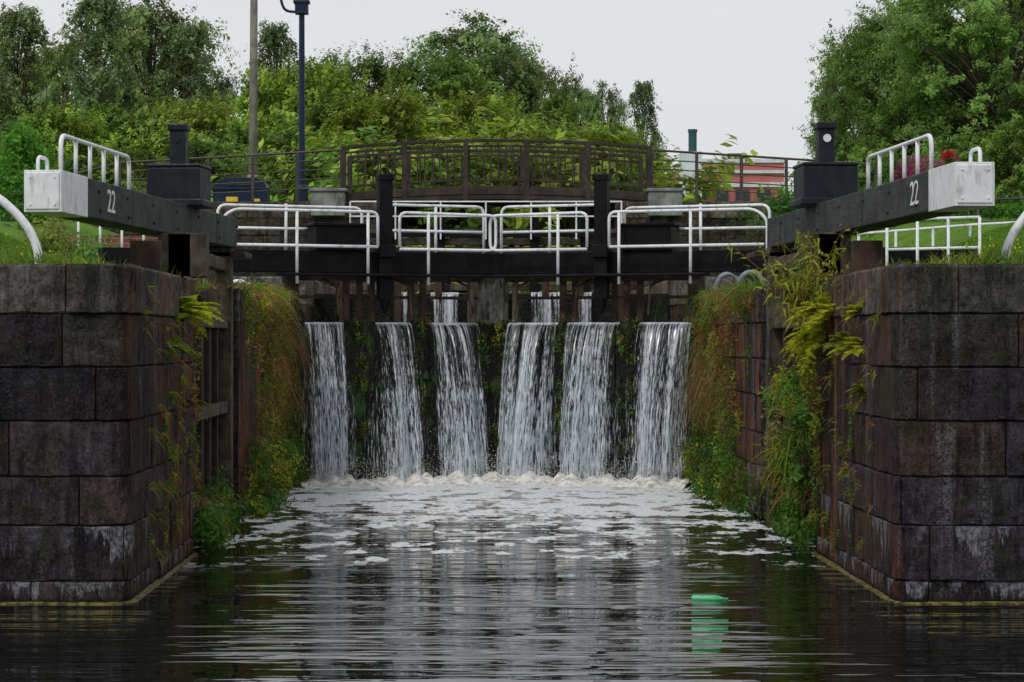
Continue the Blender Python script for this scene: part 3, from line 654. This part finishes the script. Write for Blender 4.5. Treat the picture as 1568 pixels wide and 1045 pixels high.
for side in (-1,1):
    X0=XL if side<0 else XR; s=-side
    q=QB()
    for k in range(215):
        y=28.2+8.1*rng.uniform()**.6; z=2.85*rng.uniform()
        if y<30.5 and z>.9 and rng.uniform()<.75: continue
        base=PAL[rng.integers(9)] if z>1 else [GR,DG,GR,YG,OL][rng.integers(5)]
        bush(q,(X0+s*.06,y,z),(.08,.30,.20),80,.024,base,6,.14)
        if rng.uniform()<.5: tuft(q,(X0+s*.03,y,z),12,.22,[BR,OL,YG,DB][rng.integers(4)],.6,1.0,.008,(s*.8,-.3,.3),(.03,.15,.1))
    for k in range(46):
        y=28.4+7.7*rng.uniform(); bush(q,(X0+s*(.10+.16*rng.uniform()),y,.05+.7*rng.uniform()**1.5),(.17,.35,.2),190,.030,[GR,YG,GR,DG,OL][rng.integers(5)],8,.05)
    for k in range(34):
        y=28.5+8*rng.uniform(); tuft(q,(X0+s*.02,y,2.87),22,.34,[BR,OL,YG,GR][rng.integers(4)],.7,.7,.008,(s*.4,-.1,.6),(.08,.25,.02))
        bush(q,(X0+s*.05,y,2.75),(.1,.25,.12),90,.026,[GR,YG,OL,BR][rng.integers(4)],4,.08)
    for k in range(9 if side>0 else 5):
        tuft(q,(X0+s*.05,32+4*rng.uniform(),1.5+1.2*rng.uniform()),40,.5,[BR,(.24,.18,.09)][k%2],.35,1.7,.006,(s*.8,-.3,.1),(.03,.10,.12))
    q.obj('wall_climbing_plants',[M['leaf']])
    q=QB()
    for k in range(15 if side>0 else 5):
        z=.1+(1.7 if side>0 else .5)*rng.uniform()**1.3; bush(q,(X0+s*(.05+.1*rng.uniform()),23.5+3.2*rng.uniform(),z),(.13,.4,.2),300,.030,[GR,YG,DG,GR,OL][k%5],9,.06)
        tuft(q,(X0+s*.1,23.6+2*rng.uniform(),z),18,.35,[BR,YG][k%2],.6,.8,.008,(s*.7,-.5,.4))
    bush(q,(X0+s*.12,24.0,.28),(.2,.5,.22),1000,.034,GR,12); bush(q,(X0+s*.12,25.6,.30),(.2,.5,.22),700,.034,DG,12)
    for k in range(8): bush(q,(X0+s*.03,23.3+.4*rng.uniform(),2.6-.26*k),(.05,.10,.13),70,.024,[YG,GR,OL,BR][rng.integers(4)],4,.12)
    for k in range(54):
        yy=19.9+3.8*rng.uniform(); zz=.2+2.6*rng.uniform()
        tuft(q,(X0+s*.01,yy,zz),12,.12,[YG,OL,BR][k%3],.6,.9,.006,(s*.8,-.3,.4),(.02,.05,.02))
        if k%2==0: bush(q,(X0+s*.02,max(21.3,yy),zz),(.03,.08,.08),30,.018,[YG,GR,OL][rng.integers(3)],3,.05)
    q.obj('recess_shrub',[M['leaf']])
    q=QB(); fern(q,(X0+s*.02,22.6,2.45),30,.45,FE,(s*.6,-.3,.7)); fern(q,(X0+s*.02,21.6,2.15),14,.3,YG,(s*.8,-.3,.4)); fern(q,(X0+s*.02,22.8,1.6),10,.25,BR,(s*.8,-.3,.2))
    if side>0: fern(q,(X0+s*.02,20.9,2.45),16,.28,FE,(s*.3,-.4,.6)); fern(q,(X0+s*.02,20.9,2.12),18,.30,FE,(s*.3,-.4,.4)); fern(q,(X0+s*.05,22.9,2.3),24,.42,FE,(s*.7,-.3,.1)); fern(q,(X0+s*.02,20.6,1.75),10,.2,YG,(s*.8,-.3,.1))
    q.obj('fern',[M['leaf']])
    q=QB()
    for k in range(460):
        x=X0-s*(.6+5.5*rng.uniform()**1.2); y=19.62+rng.uniform()**2*5
        tuft(q,(x,y,2.84),16,.17+.13*rng.uniform(),[GR,YG,OL,GR][rng.integers(4)],.45,.35,.007,(0,0,1),(.12,.12,.01))
    for k in range(90):
        x=X0-s*(.1+.7*rng.uniform()); y=24+rng.uniform()*13
        tuft(q,(x,y,2.84),14,.25,[GR,YG,OL,BR][rng.integers(4)],.4,.4,.007,(0,0,1),(.1,.3,.01))
    for k in range(40):
        bush(q,(X0-s*(.9+4*rng.uniform()),19.8+3*rng.uniform(),2.92),(.15,.15,.07),70,.022,[GR,YG,DG][k%3],3)
    n=260 if side>0 else 60; C=np.stack([X0-s*rng.uniform(.8,4,n),rng.uniform(19.7,22,n),rng.uniform(2.95,3.15,n)],1); q.leaves(C,rng.normal(size=(n,3)),.014,vcol((.75,.6,.03),n,.1),1)
    q.obj('quay_grass',[M['leaf']])
    q=QB(); T=gate_T(side); nn=NOT[0 if side<0 else 1]; edges=[0.05,(nn[0][1]+nn[1][0])/2,(nn[1][1]+nn[2][0])/2,3.28]
    for e in edges:
        for k in range(18):
            z=CR+.05-1.9*rng.uniform()**1.3; c=T(e+rng.normal()*.08,-.13,z); bush(q,c,(.08,.05,.12),50,.018,[GR,YG,DG,OL,DB,GR][rng.integers(6)],3,.06)
        tuft(q,T(e,-.1,CR+.05),20,.16,[OL,YG,BR][rng.integers(3)],.6,.9,.006,(0,-.5,.5),(.12,.05,.03))
    q.obj('weir_moss',[M['leaf']])
q=QB()
for k in range(34):
    b=np.array([3.5+rng.normal()*.12,23.3+rng.normal()*.2,2.4]); tip=b+np.array([rng.normal()*.25-.12,rng.normal()*.2,.3+.65*rng.uniform()]); mid=(b+tip)/2+np.array([rng.normal()*.08,0,0])
    q.tube([b,mid,tip],[.008,.006,.003],4,(.2,.12,.05)); t=rng.uniform(0,1,30)[:,None]; C=b+(tip-b)*t+rng.normal(size=(30,3))*.03
    q.blades(C,rng.normal(size=(30,3))+np.array([0,0,.2]),.11,.015,.6,vcol([YG,OL,(.3,.32,.05)][k%3],30,.3),2)
for k in range(10): bush(q,(3.45+.1*rng.normal(),23.2+.3*rng.normal(),2.4-1.9*rng.uniform()),(.12,.15,.2),120,.028,[YG,GR][k%2],4,.1)
q.obj('willowherb_plant',[M['leaf']])
def bushobj(name,items):
    q=QB()
    for it in items: bush(q,*it)
    return q.obj(name,[M['leaf']])
bushobj('hawthorn_bush',[((-8.9,45,5.6),(.6,.6,.8),5000,.055,(.10,.28,.025),16),((-9.0,44,4.3),(.8,.6,.7),4500,.055,(.08,.22,.03),16)])
bushobj('ivy_bank',[((-6.4-.8*k,36+rng.uniform()*5,3.55+.12*k),(.6,.5,.5),2600,.04,[GR,OL,DG,(.07,.2,.03)][k%4],10,.1) for k in range(5)])
bushobj('shrub_bank',[((7.2+1.3*k,52,5.2),(.9,.5,.45),2200,.05,[GR,DG][k%2],10,.1) for k in range(5)])
q=QB(); bush(q,(9.3,48,5.3),(.8,.4,.5),3000,.05,GR,12)
for k in range(30):
    b=np.array([8.7+1.3*rng.uniform(),47.6,5.35+.3*rng.uniform()]); t=rng.uniform(0,1,90)[:,None]; C=b+np.array([.12,-.05,.42])*t+rng.normal(size=(90,3))*.03
    q.leaves(C,rng.normal(size=(90,3)),.022,vcol((.5,.07,.3),90,.3),.8)
q.obj('buddleia_bush',[M['leaf']])
q=QB(); n=160; q.leaves(np.array([7.95,38,5.3])+rng.normal(size=(n,3))*np.array([.06,.05,.035]),rng.normal(size=(n,3)),.025,vcol((.5,.03,.04),n,.3),.7); bush(q,(7.95,38,5.1),(.16,.12,.15),900,.03,GR,5)
q.tube([(7.9,38,3.2),(7.95,38,4.2),(7.95,38,5.2)],[.03,.025,.015],6,(.08,.06,.04))
q.obj('rowan_sapling',[M['leaf']])
q=QB()
for k in range(420):
    x=6.8+9*rng.uniform(); y=38.5+14*rng.uniform(); tuft(q,(x,y,gh(x,y)),10,.12,[GR,(.12,.26,.03)][k%2],.4,.3,.007,(0,0,1),(.2,.2,.01))
q.obj('lawn_grass',[M['leaf']])
# ------------------------------------------------------------------ world, sun, camera
w=bpy.data.worlds.new('World'); scene.world=w; w.use_nodes=True; t=w.node_tree; t.nodes.clear()
sky=t.nodes.new('ShaderNodeTexSky'); sky.sky_type='NISHITA'; sky.sun_disc=False; sky.sun_elevation=math.radians(50); sky.sun_rotation=math.radians(214)
tc_=t.nodes.new('ShaderNodeTexCoord'); no=t.nodes.new('ShaderNodeTexNoise'); no.inputs['Scale'].default_value=2.2; no.inputs['Detail'].default_value=4
mp=t.nodes.new('ShaderNodeMapping'); mp.inputs['Scale'].default_value=(1,1,3); t.links.new(tc_.outputs['Generated'],mp.inputs[0]); t.links.new(mp.outputs[0],no.inputs['Vector'])
cr=t.nodes.new('ShaderNodeMix'); cr.data_type='RGBA'; cr.inputs[6].default_value=(6.8,6.85,7.1,1); cr.inputs[7].default_value=(8.8,8.8,9.0,1); t.links.new(no.outputs['Fac'],cr.inputs[0])
mx=t.nodes.new('ShaderNodeMix'); mx.data_type='RGBA'; mx.inputs[0].default_value=.92; t.links.new(sky.outputs[0],mx.inputs[6]); t.links.new(cr.outputs[2],mx.inputs[7])
bg=t.nodes.new('ShaderNodeBackground'); bg.inputs[1].default_value=.1; t.links.new(mx.outputs[2],bg.inputs[0])
ow=t.nodes.new('ShaderNodeOutputWorld'); t.links.new(bg.outputs[0],ow.inputs[0])
sl=bpy.data.lights.new('sun','SUN'); sl.energy=1.5; sl.angle=math.radians(12); sl.color=(1,.96,.9); so=bpy.data.objects.new('sun',sl); link(so)
az=math.radians(214); el=math.radians(50); dv=Vector((math.sin(az)*math.cos(el),math.cos(az)*math.cos(el),math.sin(el)))
so.rotation_euler=dv.to_track_quat('Z','Y').to_euler()
cam=bpy.data.cameras.new('camera'); cam.lens=3500/1568*36; cam.sensor_width=36; cam.shift_x=64/1568; cam.clip_end=8000; cam.clip_start=.5
co=bpy.data.objects.new('camera',cam); link(co); co.location=(0,0,2.2); co.rotation_euler=(math.radians(90),0,0); scene.camera=co
scene.view_settings.view_transform='Standard'; scene.view_settings.look='None'; scene.view_settings.exposure=0
